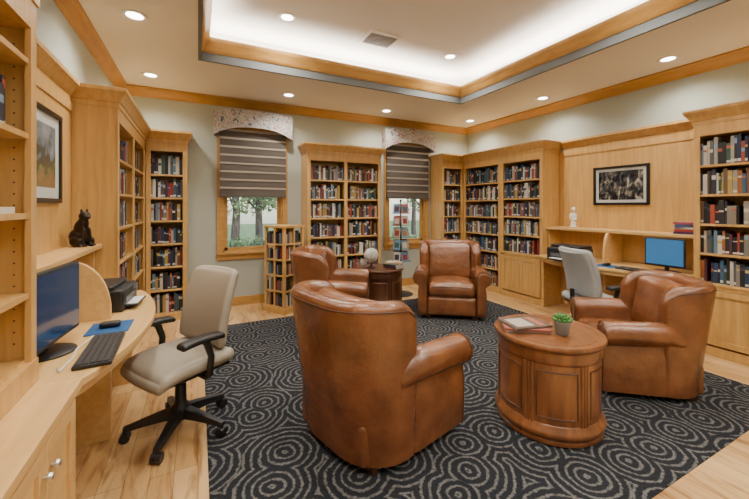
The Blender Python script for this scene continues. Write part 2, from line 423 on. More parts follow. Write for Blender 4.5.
def bookcase(W, D, cols, origin, rz, base=0, H=2.4, z_start=0, l=1, r=1, seed=1, sp=.29, fill=None, books=True, shelf_z=None):
    rng = random.Random(seed); mb = MB(); bk = MB()
    tk = .10; top = H-.26
    zb = z_start+tk if not base else base
    mb.box(0, .02, .012, D, z_start, H-.15); mb.box(W-.02, W, .012, D, z_start, H-.15)
    mb.box(.02, W-.02, D-.012, D, z_start, H-.15)
    mb.box(.02, W-.02, .02, D-.012, top, top+.02)
    mb.box(0, W, 0, .02, top, H-.15)
    crown(mb, 0, W, 0, D, H, l, r)
    st = .05
    mb.box(0, W, -.006 if not z_start else 0, .02, z_start, z_start+tk-.01)
    cw = (W-st)/cols
    for i in range(cols+1): mb.box(i*cw, i*cw+st, 0, .02, z_start+tk-.01, top)
    for i in range(1, cols): mb.box(i*cw+st/2-.01, i*cw+st/2+.01, .02, D-.012, z_start, top)
    if base:
        mb.box(.0, W, -.01, D-.012, base-.025, base)
        mb.box(0, W, 0, .02, base-.06, base-.025)
        mb.box(.02, W-.02, .02, D-.012, z_start, z_start+.09)
    else: mb.box(.02, W-.02, .02, D-.012, z_start+tk-.03, z_start+tk)
    zs = [zb]
    if shelf_z: zs += shelf_z
    else:
        n = max(1, round((top-zb)/sp)); s_ = (top-zb)/n
        zs += [zb+s_*k for k in range(1, n)]
    for i in range(cols):
        xa, xb = i*cw+st, (i+1)*cw
        if base:
            m = (xa+xb)/2
            if cw > .42:
                door(mb, xa-.02, m-.002, z_start+tk+.01, base-.065, 0, knob='r'); door(mb, m+.002, xb+.02, z_start+tk+.01, base-.065, 0, knob='l')
            else: door(mb, xa-.02, xb+.02, z_start+tk+.01, base-.065, 0, knob='r')
        for k, z in enumerate(zs):
            if k: mb.box(xa-.028, xb+.028, .008, D-.012, z-.022, z)
            nz = zs[k+1]-.022 if k+1 < len(zs) else top
            if books:
                fl = fill if fill is not None else rng.choice([1, 1, 1, .97, .9, 1])
                if fl > 0: shelf_books(bk, xa-.02, xb+.02, .035, z, nz-z, rng, fl)
    # rows of adjustable shelf-pin holes on the inner side faces
    if not books:
        for yy in (.06, D-.08):
            zz = z_start+.16
            while zz < top-.05:
                mb.box(W-.0215, W-.020, yy-.003, yy+.003, zz-.003, zz+.003, 2); zz += .045
    mb.obj('bookcase', [MAPLE, CHROME, BLACK], loc=origin, rz=rz, bevel=.002, angle=30)
    if books and bk.v: bk.obj('shelved_books', [BOOKM], loc=origin, rz=rz, smooth=False)
R90 = radians(90)
FX, LX, FY = 4.45, -.58, 5.12
bookcase(.45, .345, 1, (-.575, FY, 0), 0, seed=3, l=0)
bookcase(1.24, .345, 2, (1.46, FY, 0), 0, seed=5)
bookcase(.49, .345, 1, (3.955, FY, 0), 0, seed=6, l=.5, r=0)
bookcase(.90, .395, 1, (FX, FY-.005, 0), -R90, seed=8, l=0, r=0)
bookcase(.785, .395, 1, (FX, 4.21, 0), -R90, base=.72, seed=9, l=0)
bookcase(.92, .395, 1, (FX, 1.70, 0), -R90, base=.70, seed=11)
bookcase(.92, .395, 1, (FX, .60, 0), -R90, base=.70, seed=12)
bookcase(1.62, .315, 2, (LX, 3.49, 0), R90, seed=14, r=0, fill=.8)
bookcase(1.05, .315, 1, (LX, .82, .752), R90, seed=15, H=1.65, books=False, shelf_z=[.36, .67, .98, 1.27])
mb = MB(); mb.box(4.452, 4.848, 5.122, 5.466, 0, 2.399); mb.obj('corner_cabinet_panel', [MAPLE])
mb = MB(); mb.box(-.898, -.582, 5.122, 5.466, 0, 2.399); mb.obj('corner_cabinet_panel', [MAPLE])

mb = MB(); mb.box(XL+.001, XL+.025, 1.875, 3.486, 0.76, 2.26)
rings = []
for o, z in CROWN:
    rings.append([(XL+.025+o, 1.875, 2.4+z), (XL+.025+o, 3.42, 2.4+z), (XL+.002, 3.42, 2.4+z), (XL+.002, 1.875, 2.4+z)])
mb.loops(rings); mb.box(XL+.025, XL+.034, 1.875, 3.486, 2.18, 2.25)
mb.obj('alcove_panel_left', [MAPLE])  # wood panel lining the left alcove, with its crown and rail
mb = MB(); mb.box(XR-.025, XR-.001, 1.705, 3.42, 0, 2.26)
rings = []
for o, z in CROWN:
    rings.append([(XR-.025-o, 1.775, 2.4+z), (XR-.025-o, 3.355, 2.4+z), (XR-.002, 3.355, 2.4+z), (XR-.002, 1.775, 2.4+z)])
mb.loops(rings); mb.box(XR-.034, XR-.025, 1.705, 3.42, 2.18, 2.25)
for yy in (1.705, 3.36): mb.box(XR-.034, XR-.025, yy, yy+.06, 1.152, 2.18)
mb.obj('alcove_panel_right', [MAPLE])  # wood panel lining the right alcove, with crown, rail and pilasters

# ------------------------------------------------------------------ left base cabinet + desks
mb = MB()
mb.box(XL+.002, -.45, -.9, 1.78, .09, .715); mb.box(XL+.002, -.50, -.88, 1.76, 0, .09)
mb.box(XL+.002, -.42, -.92, 1.80, .715, .75)
mb.M = Matrix.Translation((-.45, 0, 0)) @ Matrix.Rotation(R90, 4, 'Z')
y = 1.77
while y > -.8:
    door(mb, y-.295, y-.002, .11, .69, 0, knob='l'); door(mb, y-.592, y-.299, .11, .69, 0, knob='r'); y -= .61
mb.M = Matrix()
mb.obj('base_cabinet', [MAPLE_H, CHROME], bevel=.003)
def desk(name, xw, dirx, y0, y1, dmin, dmax, divy, ledge_d):
    mb = MB(); N = 28; fr = []
    for i in range(N+1):
        t = i/N; s_ = sin(pi*t)**.8 if 0 < t < 1 else 0
        fr.append((xw+dirx*(dmin+(dmax-dmin)*s_), y0+(y1-y0)*t))
    poly = fr+[(xw, y1), (xw, y0)]
    mb.prism(poly, .715, .75, 'z', 0)
    inner = [(p[0]-dirx*.03, p[1]) for p in fr]+[(xw, y1), (xw, y0)]
    mb.prism(inner, .67, .715, 'z', 0)
    xl = xw+dirx*ledge_d
    a, b2 = min(xw, xl), max(xw, xl)
    mb.box(a, b2, y0+.001, y1-.001, 1.115, 1.15)
    xs = xw+dirx*(ledge_d-.05)
    a2, b3 = min(xw, xs), max(xw, xs)
    mb.box(a2, b3, y0+.002, y0+.022, .75, 1.115); mb.box(a2, b3, y1-.022, y1-.002, .75, 1.115)
    prof = [(xw, .75)]; d2 = dmin-.06
    M_ = 14
    prof.append((xw+dirx*d2, .75))
    for i in range(M_+1):
        t = pi/2*i/M_
        prof.append((xw+dirx*(ledge_d+(d2-ledge_d)*cos(t)), .80+.315*sin(t)))
    prof.append((xw, 1.115))
    mb.prism(prof, divy-.014, divy+.014, 'y', 0)
    xp = xw+dirx*(dmin-.06); a3, b4 = min(xw, xp), max(xw, xp)
    mb.box(a3, b4, divy-.015, divy+.015, 0, .67); mb.box(a3, b4, y1-.03, y1-.002, 0, .67); mb.box(a3, b4, y0+.002, y0+.03, 0, .67)
    mb.box(min(xw, xw+dirx*.02), max(xw, xw+dirx*.02), y0+.03, y1-.03, .1, .67)
    return mb.obj(name, [MAPLE_H], bevel=.004)
desk('built_in_desk', XL+.027, 1, 1.802, 3.485, .45, .62, 2.69, .19)
desk('built_in_desk', XR-.036, -1, 1.705, 3.42, .45, .72, 2.56, .30)

# ------------------------------------------------------------------ leather club chair
def club_chair_mesh():
    mb = MB()
    a, yb, y0, R = .345, .33, .0, .22
    path = []
    n1 = 7
    for i in range(n1): path.append((-a, y0+(yb-R-y0)*i/n1, (-1, 0)))
    for i in range(11):
        t = pi-(pi/2)*i/10; path.append((-a+R+R*cos(t), yb-R+R*sin(t), (cos(t), sin(t))))
    for i in range(1, 8): path.append((-a+R+(2*a-2*R)*i/8, yb, (0, 1)))
    for i in range(11):
        t = pi/2-(pi/2)*i/10; path.append((a-R+R*cos(t), yb-R+R*sin(t), (cos(t), sin(t))))
    for i in range(1, n1+1): path.append((a, yb-R-(yb-R-y0)*i/n1, (1, 0)))
    N = len(path); rings = []
    for j, (px, py, nn) in enumerate(path):
        e_ = abs(2*j/(N-1)-1)
        H = .94-.13*max(0, (e_-.35)/.65)**2.2
        k = min(1, (min(j, N-1-j))/4.0); rs = sqrt(max(0, 1-(1-k)**2)); rs = .25+.75*rs
        H -= .05*(1-rs)
        T = .125*rs; ny = max(0, nn[1]); ln = .02+.105*ny; off = -.035*ny-.005*(1-ny)
        prof = []
        r = T/2
        zz = [.05, .2, .32, .45, .58, .7, .8]
        zt = H-r
        for z in zz:
            z2 = .05+(zt-.05)*(z-.05)/(.8-.05); prof.append((r*(1+.12*sin(pi*(z-.05)/.75)), z2))
        for q in range(1, 9): prof.append((r*cos(pi*q/9)*1.06, zt+r*sin(pi*q/9)*1.1))
        for z in reversed(zz):
            z2 = .05+(zt-.05)*(z-.05)/(.8-.05); prof.append((-r, z2))
        rg = []
        for o, z in prof:
            oo = o+ln*(max(0, z-.05)/.90)**1.3+off
            rg.append((px+nn[0]*oo, py+nn[1]*oo, z))
        rings.append(rg)
    mb.loops(rings, 0)
    pts = [rg[7] for rg in rings[3:-3]]
    mb.tube(pts, .0045, 6, 1)
    for sg in (-1, 1):
        sec = [(.05, .05), (.055, .2), (.055, .33), (.045, .44)]
        for q in range(0, 15):
            t = radians(-62+(205+62)*q/14); sec.append((.03+.092*cos(t), .545+.092*sin(t)))
        sec += [(-.055, .44), (-.055, .3), (-.055, .05)]
        cx = sum(p[0] for p in sec)/len(sec); cz = sum(p[1] for p in sec)/len(sec)
        st = [(.16, .80), (.13, .86), (.09, .93), (.05, .98), (0, 1), (-.1, 1), (-.2, 1), (-.3, 1), (-.38, 1), (-.405, .995), (-.42, .97), (-.43, .92), (-.433, .8), (-.43, .6)]
        rings = []
        for y, sc in st:
            drop = -.018*max(0, (.0-y)/.4); xo = .353-.22*max(0, y)**1.0
            rings.append([(sg*(xo+cx+(p[0]-cx)*sc+ .012*max(0, -y)/.4), y, max(.05, (cz if y < 0 else cz*(sc*.4+.6))+(p[1]-cz)*(sc if y < 0 else sc*.6+.4) + (drop if p[1] > .4 else 0))) for p in sec])
        mb.loops(rings, 0)
        xo = .353; drop = -.018
        lp = [(sg*(xo+cx+(p[0]-cx)*.985+.012), -.424, cz+(p[1]-cz)*.985+(-.018 if p[1] > .4 else 0)) for p in sec]
        mb.tube(lp, .0055, 6, 1, closed=True)
    mb.cushion((0, .03, .17), (.62, .62, .24), .03, 0)
    mb.cushion((0, -.36, .165), (.62, .10, .24), .035, 0, bulge=(0, .01, 0))
    mb.cushion((0, -.10, .365), (.595, .64, .175), .06, 0, bulge=(0, .012, .03))
    mb.tube([(-.25, -.423, .412), (-.12, -.43, .418), (0, -.433, .42), (.12, -.43, .418), (.25, -.423, .412)], .005, 6, 1)
    T = Matrix.Rotation(radians(-10), 4, 'X')
    def fn(p, u):
        p[1] += .10*(abs(u[0])**2.2)*-.6; return p
    mb.cushion((0, .205, .655), (.595, .17, .48), .07, 0, bulge=(0, .03, .02), fn=fn, T=T)
    for x in (-.29, .29):
        for y in (-.35, .25): mb.loops([[(x-.025, y-.025, .0), (x+.025, y-.025, .0), (x+.025, y+.025, .0), (x-.025, y+.025, .0)], [(x-.035, y-.035, .06), (x+.035, y-.035, .06), (x+.035, y+.035, .06), (x-.035, y+.035, .06)]], 2)
    return mb.mesh('leather_club_chair', [LEATHER, PIPE, DARKW], angle=50)
ccm = club_chair_mesh()
def face(phi): return radians(phi+90)
inst('leather_club_chair', ccm, (1.01, 2.05, rug), face(16))
inst('leather_club_chair', ccm, (1.44, 3.97, rug), face(-27))
inst('leather_club_chair', ccm, (3.11, 3.85, rug), face(234))
inst('leather_club_chair', ccm, (3.28, 1.62, rug), face(139), .92)

# ------------------------------------------------------------------ drum tables
def drum_table(name, loc, r, h, mats, rz=0):
    mb = MB()
    mb.lathe([(r*.90, .0), (r*.95, .010), (r*.955, .03), (r*.93, .036), (r*.94, .042), (r*.975, .052), (r*.985, .07), (r*.975, .086), (r*.94, .096), (r*.93, .11), (r*.905, .12),
              (r*.905, h-.12), (r*.925, h-.112), (r*.935, h-.10), (r*.935, h-.045), (r*.95, h-.04), (r*.98, h-.03), (r*1.0, h-.018), (r*1.0, h-.008), (r*.985, h), (r*.86, h), (r*.855, h-.003), (r*.845, h-.003), (r*.84, h), (r*.02, h)], n=56)
    for i in range(6):
        a = 2*pi*i/6+.2; d = Vector((cos(a), sin(a), 0)); t = Vector((-sin(a), cos(a), 0)); rr = r*.905
        for s_ in (-.02, 0, .02):
            mb.cyl(d*(rr-.003)+t*s_+Vector((0, 0, .115)), d*(rr-.003)+t*s_+Vector((0, 0, h-.12)), .010, n=10)
        a0, a1 = a+.15, a+2*pi/6-.15; pts = []
        for z, rng_ in ((.16, (a0, a1)), (h-.16, (a1, a0))):
            for k in range(10):
                aa = rng_[0]+(rng_[1]-rng_[0])*k/9; pts.append((rr*cos(aa), rr*sin(aa), z))
        mb.tube(pts, .005, 6, 1, closed=True)
    return mb.obj(name, mats, loc=loc, rz=rz, angle=40)
drum_table('drum_side_table', (2.14, 1.61, rug), .345, .60, [CHERRY, DARKW], .1)
drum_table('drum_side_table', (2.25, 4.28, rug), .32, .60, [DARKW, CHERRY], .3)

# ------------------------------------------------------------------ office chairs
def office_chair(name, loc, phi, vinyl, shell):
    mb = MB()
    for i in range(5):
        a = 2*pi*i/5+.35; d = Vector((cos(a), sin(a), 0)); t = Vector((-sin(a), cos(a), 0))
        rings = []
        for rr, w, z0, z1 in ((.03, .035, .09, .15), (.12, .028, .085, .135), (.22, .022, .075, .11), (.31, .018, .062, .088)):
            c = d*rr; rings.append([tuple(c-t*w+Vector((0, 0, z0))), tuple(c+t*w+Vector((0, 0, z0))), tuple(c+t*w*.8+Vector((0, 0, z1))), tuple(c-t*w*.8+Vector((0, 0, z1)))])
        mb.loops(rings, 0)
        c = d*.30
        mb.cyl(c+Vector((0, 0, .05)), c+Vector((0, 0, .07)), .012, n=10)
        for s_ in (-.017, .017):
            q = c+t*s_+Vector((0, 0, .028)); mb.cyl(q-t*.011, q+t*.011, .028, n=18)
        mb.cyl(c-t*.01+Vector((0, 0, .035)), c+t*.01+Vector((0, 0, .035)), .022, n=12)
    mb.lathe([(.05, .08), (.055, .16), (.035, .18), (.033, .30), (.026, .30), (.026, .39), (.01, .39)], n=20)
    mb.box(-.09, .09, -.12, .14, .375, .405)
    mb.cushion((0, 0, .41), (.44, .42, .02), .009, 0)
    def sf(p, u):
        p[2] -= .045*max(0, -u[1])**3; p[2] += .012*u[0]**2; return p
    mb.cushion((0, -.01, .455), (.50, .49, .09), .044, 1, bulge=(.015, .015, .008), fn=sf)
    T = Matrix.Rotation(radians(-11), 4, 'X')
    def bf(p, u):
        p[1] -= .05*u[0]**2; p[1] -= .025*(1-(u[2]+.25)**2); p[0] *= 1-.07*max(0, u[2])**2; return p
    mb.cushion((0, .245, .755), (.47, .075, .50), .036, 1, bulge=(.01, .01, .01), fn=bf, T=T)
    mb.cushion((0, .275, .75), (.42, .035, .46), .015, shell, fn=bf, T=T)
    mb.tube([(0, .1, .39), (0, .22, .39), (0, .27, .43), (0, .275, .58)], .022, 10)
    for sg in (-1, 1):
        x = sg*.285
        mb.tube([(sg*.12, .02, .395), (sg*.25, .02, .395), (x, .02, .42), (x, .03, .53), (x, .0, .62), (x, -.02, .64)], [.018, .018, .02, .02, .022, .024], 10)
        mb.cushion((x, -.03, .65), (.085, .27, .036), .017, 0, fn=lambda p, u: [p[0], p[1], p[2]-.012*u[1]**2])
    return mb.obj(name, [BLACK, vinyl], loc=loc, rz=face(phi), angle=50)
office_chair('office_chair', (-.10, 2.59, rug), 211, BEIGE, 0)
office_chair('office_chair', (3.76, 2.25, rug), -20, GREYV, 1)

# ------------------------------------------------------------------ electronics
SCR_L = plain('monitor_screen_dark', (.01, .015, .025), .1, emit=(.012, .03, .07), es=1.0)
SCR_R = plain('monitor_screen_blue', (.02, .08, .2), .2, emit=(.03, .12, .25), es=1.0)
def monitor(loc, phi, w, h, scr, z0=.07):
    mb = MB()
    mb.cushion((0, 0, z0+h/2), (w, .03, h), .008, 0); mb.box(-w/2+.015, w/2-.015, -.0165, -.015, z0+.02, z0+h-.015, 1)
    mb.cushion((0, .03, z0+h/2), (w*.5, .05, h*.5), .02, 0)
    mb.cyl((0, .045, .01), (0, .045, z0+h*.5), .02, n=14); mb.lathe([(.12, 0), (.12, .006), (.10, .012), (.02, .014)], (0, .04, 0), n=28)
    mb.obj('computer_monitor', [BLACK, scr], loc=loc, rz=face(phi))
monitor((-.61, 2.18, .751), -6, .46, .35, SCR_L, .055)
monitor((4.40, 1.92, .751), 180, .36, .30, SCR_R, .06)
def keyboard(loc, rz):
    mb = MB(); mb.cushion((0, 0, .009), (.41, .14, .018), .006, 0)
    for r in range(5):
        for k in range(19): mb.box(-.195+k*.0206, -.178+k*.0206, -.06+r*.0246, -.039+r*.0246, .018, .023, 1)
    mb.obj('computer_keyboard', [BLACK, plain('key_plastic', (.03, .03, .032), .5)], loc=loc, rz=rz, smooth=False)
keyboard((-.415, 2.10, .751), R90+.03)
keyboard((4.22, 2.08, .751), R90)
PADB = plain('blue_mouse_pad', (.01, .08, .24), .8)
for lx, ly in ((-.45, 2.48), (4.24, 2.42)):
    mb = MB(); mb.cushion((0, 0, .002), (.20, .22, .004), .0015, 0); mb.obj('mouse_pad', [PADB], loc=(lx, ly, .751))
    mb = MB(); mb.cushion((0, 0, .016), (.055, .10, .032), .015, 0); mb.obj('computer_mouse', [BLACK], loc=(lx, ly, .7555), rz=R90)
def printer(loc, phi, s=1):
    mb = MB(); mb.M = Matrix.Diagonal((s, s, s, 1)); mb.cushion((0, 0, .085), (.42, .32, .17), .02, 0); mb.cushion((0, .03, .185), (.40, .24, .035), .012, 0)
    mb.box(-.15, .15, -.24, -.155, .03, .038, 0); mb.box(-.14, .14, -.165, -.155, .06, .10, 1); mb.box(.08, .19, -.163, -.155, .115, .15, 1)
    mb.box(-.12, .12, -.235, -.16, .039, .044, 2)
    mb.obj('desktop_printer', [BLACK, plain('printer_grey', (.10, .10, .11), .35), WHITE], loc=loc, rz=face(phi))
printer((-.56, 2.99, .751), -5, .85)
printer((4.22, 2.86, .751), 180, 1)
mb = MB(); mb.tube([(-.54, 1.95, .756), (-.52, 1.90, .757), (-.51, 2.05, .757), (-.525, 2.16, .757), (-.51, 2.26, .757), (-.50, 2.34, .757)], .004, 6)
mb.obj('computer_cable', [WHITE])

# ------------------------------------------------------------------ pictures
FRM = plain('black_frame', (.01, .01, .01), .3); MATB = plain('picture_mat', (.55, .55, .52), .8)
def picture(loc, phi, w, h, art, mw=.05):
    mb = MB(); f = .03
    mb.box(-w/2, w/2, -.025, 0, -h/2, -h/2+f); mb.box(-w/2, w/2, -.025, 0, h/2-f, h/2)
    mb.box(-w/2, -w/2+f, -.025, 0, -h/2+f, h/2-f); mb.box(w/2-f, w/2, -.025, 0, -h/2+f, h/2-f)
    mb.box(-w/2+f, w/2-f, -.012, -.002, -h/2+f, h/2-f, 1)
    mb.box(-w/2+f+mw, w/2-f-mw, -.014, -.012, -h/2+f+mw, h/2-f-mw, 2)
    mb.obj('framed_picture', [FRM, MATB, art], loc=loc, rz=face(phi), smooth=False)
picture((XR-.026, 2.58, 1.715), 180, .66, .50, photo_art(), .035)
picture((XL+.026, 2.82, 1.77), 0, .72, .60, landscape_art(), .07)

# ------------------------------------------------------------------ sculptures
def blob(name, parts, loc, rz, mat, voxel=.006):
    bm = bmesh.new()
    for c, r, *rot in parts:
        M = Matrix.Translation(c) @ (Matrix.Rotation(radians(rot[0]), 4, 'X') if rot else Matrix()) @ Matrix.Diagonal((*r, 1))
        bmesh.ops.create_icosphere(bm, subdivisions=3, radius=1, matrix=M)
    me = bpy.data.meshes.new(name); bm.to_mesh(me); bm.free(); me.materials.append(mat)
    o = bpy.data.objects.new(name, me); COL.objects.link(o); o.location = loc; o.rotation_euler = (0, 0, rz)
    m = o.modifiers.new('r', 'REMESH'); m.mode = 'VOXEL'; m.voxel_size = voxel; m.use_smooth_shade = True
    m2 = o.modifiers.new('s', 'SMOOTH'); m2.iterations = 3; m2.factor = .5
    return o
BRONZE = plain('dark_bronze', (.03, .018, .012), .35, .6)
cat = [((0, .02, .07), (.055, .07, .068)), ((0, .0, .13), (.042, .048, .08), 12), ((0, -.02, .17), (.034, .036, .05)), ((0, -.035, .225), (.036, .038, .034)),
       ((0, -.068, .217), (.017, .016, .013)), ((-.02, -.03, .258), (.010, .008, .024)), ((.02, -.03, .258), (.010, .008, .024)),
       ((-.022, -.05, .075), (.014, .016, .07)), ((.022, -.05, .075), (.014, .016, .07)), ((-.024, -.066, .010), (.016, .026, .011)), ((.024, -.066, .010), (.016, .026, .011)),
       ((-.048, -.01, .04), (.024, .05, .04)), ((.048, -.01, .04), (.024, .05, .04)), ((-.05, -.045, .010), (.015, .03, .010)), ((.05, -.045, .010), (.015, .03, .010)),
       ((.03, .09, .014), (.04, .014, .013)), ((.065, .06, .013), (.014, .04, .012)), ((.075, .02, .012), (.011, .03, .011))]
blob('cat_sculpture', cat, (-.775, 3.30, 1.15), face(-40), BRONZE, .005)
PLAS = plain('white_plaster', (.8, .78, .74), .5)
fig = [((0, 0, .012), (.055, .045, .014)), ((0, 0, .05), (.035, .03, .05)), ((0, .01, .11), (.030, .026, .06)), ((0, 0, .165), (.036, .026, .05)), ((0, -.005, .21), (.018, .016, .03)),
       ((0, -.012, .25), (.024, .028, .032)), ((0, -.036, .245), (.008, .014, .008)), ((.036, -.01, .15), (.012, .014, .05)), ((-.036, -.01, .15), (.012, .014, .05)),
       ((.02, -.035, .115), (.026, .016, .012)), ((0, .018, .268), (.022, .022, .022))]
blob('white_figurine', fig, (4.66, 3.10, 1.151), face(200), PLAS, .005)

def book_stack(name, loc, rz, n, w=.2, d=.26, t=(.015, .035), cols=None):
    rng = random.Random(n*3+1); mb = MB(); z = 0
    for i in range(n):
        h = rng.uniform(*t); ww, dd = w*rng.uniform(.85, 1), d*rng.uniform(.85, 1)
        mb.M = Matrix.Rotation(rng.uniform(-.25, .25), 4, 'Z')
        c = (cols or PAL)[i % len(cols or PAL)]
        mb.box(-ww/2, ww/2, -dd/2, dd/2, z, z+.002, 0, c); mb.box(-ww/2, ww/2, -dd/2, dd/2, z+h-.002, z+h, 0, c)
        mb.box(-ww/2, -ww/2+.003, -dd/2, dd/2, z+.002, z+h-.002, 0, c); mb.box(-ww/2+.003, ww/2-.004, -dd/2+.004, dd/2-.004, z+.002, z+h-.002, 0, (.6, .57, .5))
        if i == n-1:
            mb.box(-ww*.35, ww*.35, -dd*.1, dd*.38, z+h, z+h+.0006, 0, (.45, .40, .33)); mb.box(-ww*.4, ww*.4, -dd*.38, -dd*.22, z+h, z+h+.0006, 0, (.4, .12, .06))
        z += h+.0004
    mb.M = Matrix(); mb.obj(name, [BOOKM], loc=loc, rz=rz, smooth=False)
book_stack('book_stack', (4.66, 1.83, 1.151), .2, 5, .17, .22, (.02, .035), [(.05, .02, .12), (.3, .03, .03), (.5, .45, .4), (.05, .1, .25), (.35, .05, .1)])
book_stack('magazine_stack', (2.03, 1.71, rug+.601), 1.1, 3, .25, .31, (.008, .014), [(.35, .33, .30), (.30, .08, .05), (.10, .07, .05)])
book_stack('book_stack', (2.39, 4.16, rug+.601), .5, 3, .18, .24, (.02, .03), [(.1, .03, .02), (.03, .03, .05), (.3, .25, .15)])
mb = MB(); r_ = random.Random(4); shelf_books(mb, 0, .42, .05, 0, .25, r_); mb.obj('shelved_books', [BOOKM], loc=(LX, 1.37, 1.733), rz=R90, smooth=False)
mb = MB()
for i in range(6): mb.box(-.11+i*.002, .11+i*.001, -.15, .15-.003*i, i*.004, i*.004+.0035)
mb.obj('paper_stack', [WHITE], loc=(-.72, 1.62, 1.423))
# succulent
mb = MB(); mb.M = Matrix.Diagonal((1.2, 1.2, 1.2, 1)); mb.lathe([(.028, 0), (.032, .005), (.042, .06), (.045, .065), (.045, .075), (.038, .075), (.036, .066), (.005, .066)], n=24)
for ringi, (nn, tilt, ln) in enumerate(((11, 20, .055), (10, 42, .052), (8, 62, .045), (5, 80, .035))):
    for i in range(nn):
        a = 2*pi*i/nn+ringi*.4; d = Vector((cos(a)*cos(radians(tilt)), sin(a)*cos(radians(tilt)), sin(radians(tilt))))
        p0 = Vector((0, 0, .068)); mb.tube([p0, p0+d*ln*.4, p0+d*ln*.8, p0+d*ln*1.1], [.005, .011, .009, .001], 7, 1)
mb.obj('potted_succulent', [plain('pot_ceramic', (.24, .24, .22), .5), plain('succulent_leaf', (.08, .22, .05), .45)], loc=(2.14, 1.50, rug+.601))
# globe
mb = MB(); mb.lathe([(.06, 0), (.06, .012), (.03, .025), (.012, .04), (.012, .07), (.02, .075)], n=24, mat=1)
prof = [(max(.002, .1*sin(pi*i/16)), .17-.1*cos(pi*i/16)) for i in range(17)]; mb.lathe(prof, n=28, mat=0)
mb.tube([(.112*cos(t_), 0, .17+.112*sin(t_)) for t_ in [radians(-90+i*15) for i in range(13)]], .005, 6, 1)
mb.obj('desk_globe', [plain('globe_surface', (.50, .50, .46), .3, var=.35), DARKW], loc=(2.12, 4.30, rug+.601))

# ------------------------------------------------------------------ wooden book tower
mb = MB(); w = .19
mb.box(-w-.02, w+.02, -w-.02, w+.02, 0, .07); mb.box(-w, w, -w, w, .07, .09); mb.box(-w-.01, w+.01, -w-.01, w+.01, 1.15, 1.18)
for x, y in ((-w, -w), (w-.035, -w), (-w, w-.035), (w-.035, w-.035)): mb.box(x, x+.035, y, y+.035, .09, 1.15)
mb.box(-.012, .012, -w, w, .09, 1.15); mb.box(-w, w, -.012, .012, .09, 1.15)
for k in range(1, 5): mb.box(-w, w, -w, w, .09+k*.212-.02, .09+k*.212)
rr = random.Random(2)
for k in range(5):
    for q in range(4):
        M = Matrix.Rotation(q*R90, 4, 'Z'); mb.M = M
        for x, xe in ((-.152, -.016), (.016, .152)):
            xe = x+(xe-x)*rr.choice([1, .7, .5, .85])
            while x < xe-.01:
                t = rr.uniform(.012, .03); mb.box(x, min(x+t-.001, xe), -w+.012, -w+.13, .09+k*.212, .09+k*.212+rr.uniform(.12, .17), 1, rr.choice(PAL)); x += t
mb.M = Matrix(); mb.obj('rotating_book_tower', [MAPLE, BOOKM], loc=(1.09, 4.98, 0), rz=.55, smooth=False)
# postcard spinner
mb = MB(); mb.lathe([(.20, 0), (.20, .012), (.03, .03), (.012, .04), (.012, 1.52), (.03, 1.53), (.01, 1.56)], n=24)
for k in range(5):
    z = .55+k*.195
    for q in range(6):
        mb.M = Matrix.Rotation(q*pi/3, 4, 'Z') @ Matrix.Translation((0, -.14, z)) @ Matrix.Rotation(radians(-10), 4, 'X')
        mb.box(-.062, .062, -.002, .002, .0, .155, 1, rr.choice([(.55, .55, .52), (.12, .25, .4), (.35, .3, .2), (.15, .25, .3), (.5, .48, .45), (.3, .1, .08)]))
        mb.box(-.04, .04, -.003, -.002, .03, .115, 1, rr.choice(PAL)); mb.box(-.066, .066, -.014, .004, -.004, .0, 0)
        mb.M = Matrix.Rotation(q*pi/3, 4, 'Z'); mb.cyl((0, 0, z), (0, -.14, z), .003, n=6)
mb.M = Matrix(); mb.obj('postcard_spinner_rack', [BLACK, BOOKM], loc=(2.98, 4.95, 0), smooth=False)

# ------------------------------------------------------------------ ceiling fixtures
LAMP = plain('lamp_lens', (1, 1, 1), .5, emit=(1, .94, .85), es=14)
def downlight(x, y, z, power=45):
    mb = MB(); mb.lathe([(.062, -.001), (.062, -.004), (.088, -.010), (.095, -.004), (.095, -.0005)], n=32, mat=0)
    mb.lathe([(.001, -.0035), (.064, -.0035), (.064, -.001)], n=32, mat=1)
    o = mb.obj('recessed_downlight', [WHITE, LAMP], loc=(x, y, z))
    l = bpy.data.lights.new('downlight_lamp', 'SPOT'); l.energy = power; l.color = (1, .93, .82); l.spot_size = radians(145); l.spot_blend = .8; l.shadow_soft_size = .06
    lo = bpy.data.objects.new('downlight_lamp', l); COL.objects.link(lo); lo.parent = o; lo.location = (0, 0, -.03)
for x, y in ((-.46, 3.42), (-.50, 4.89), (1.13, 4.90), (2.74, 5.0), (4.42, 4.9), (4.42, 3.40), (4.42, 1.90), (-.46, 1.9), (4.42, .4), (-.2, -.2), (1.2, -1.2), (2.8, -1.2)):  # trailing ones, beside and behind the camera, are unseen, added as fill light
    downlight(x, y, ZC, 66)
for x in (.84, 3.0):
    for y in (3.71, 1.7, -.1): downlight(x, y, UZ, 112)  # only the far tray pair is in view; nearer rows added for fill
SLAT = plain('vent_slat', (.35, .34, .33), .5)
mb = MB()
mb.box(-.20, .20, -.16, -.135, -.014, 0); mb.box(-.20, .20, .135, .16, -.014, 0); mb.box(-.20, -.175, -.135, .135, -.014, 0); mb.box(.175, .20, -.135, .135, -.014, 0)
for i in range(8): mb.box(-.175, .175, -.125+i*.034, -.113+i*.034, -.012, -.003, 2)
mb.box(-.175, .175, -.135, .135, -.002, -.0005, 1)  # black sheet behind the slats, paints the gaps as dark shade
mb.obj('ceiling_vent', [WHITE, BLACK, SLAT], loc=(1.94, 3.71, UZ), rz=0, smooth=False)
def area(name, loc, rot, sx, sy, power, col):
    l = bpy.data.lights.new(name, 'AREA'); l.shape = 'RECTANGLE'; l.size = sx; l.size_y = sy; l.energy = power; l.color = col
    o = bpy.data.objects.new(name, l); COL.objects.link(o); o.location = loc; o.rotation_euler = rot
WC = (1, .94, .85)
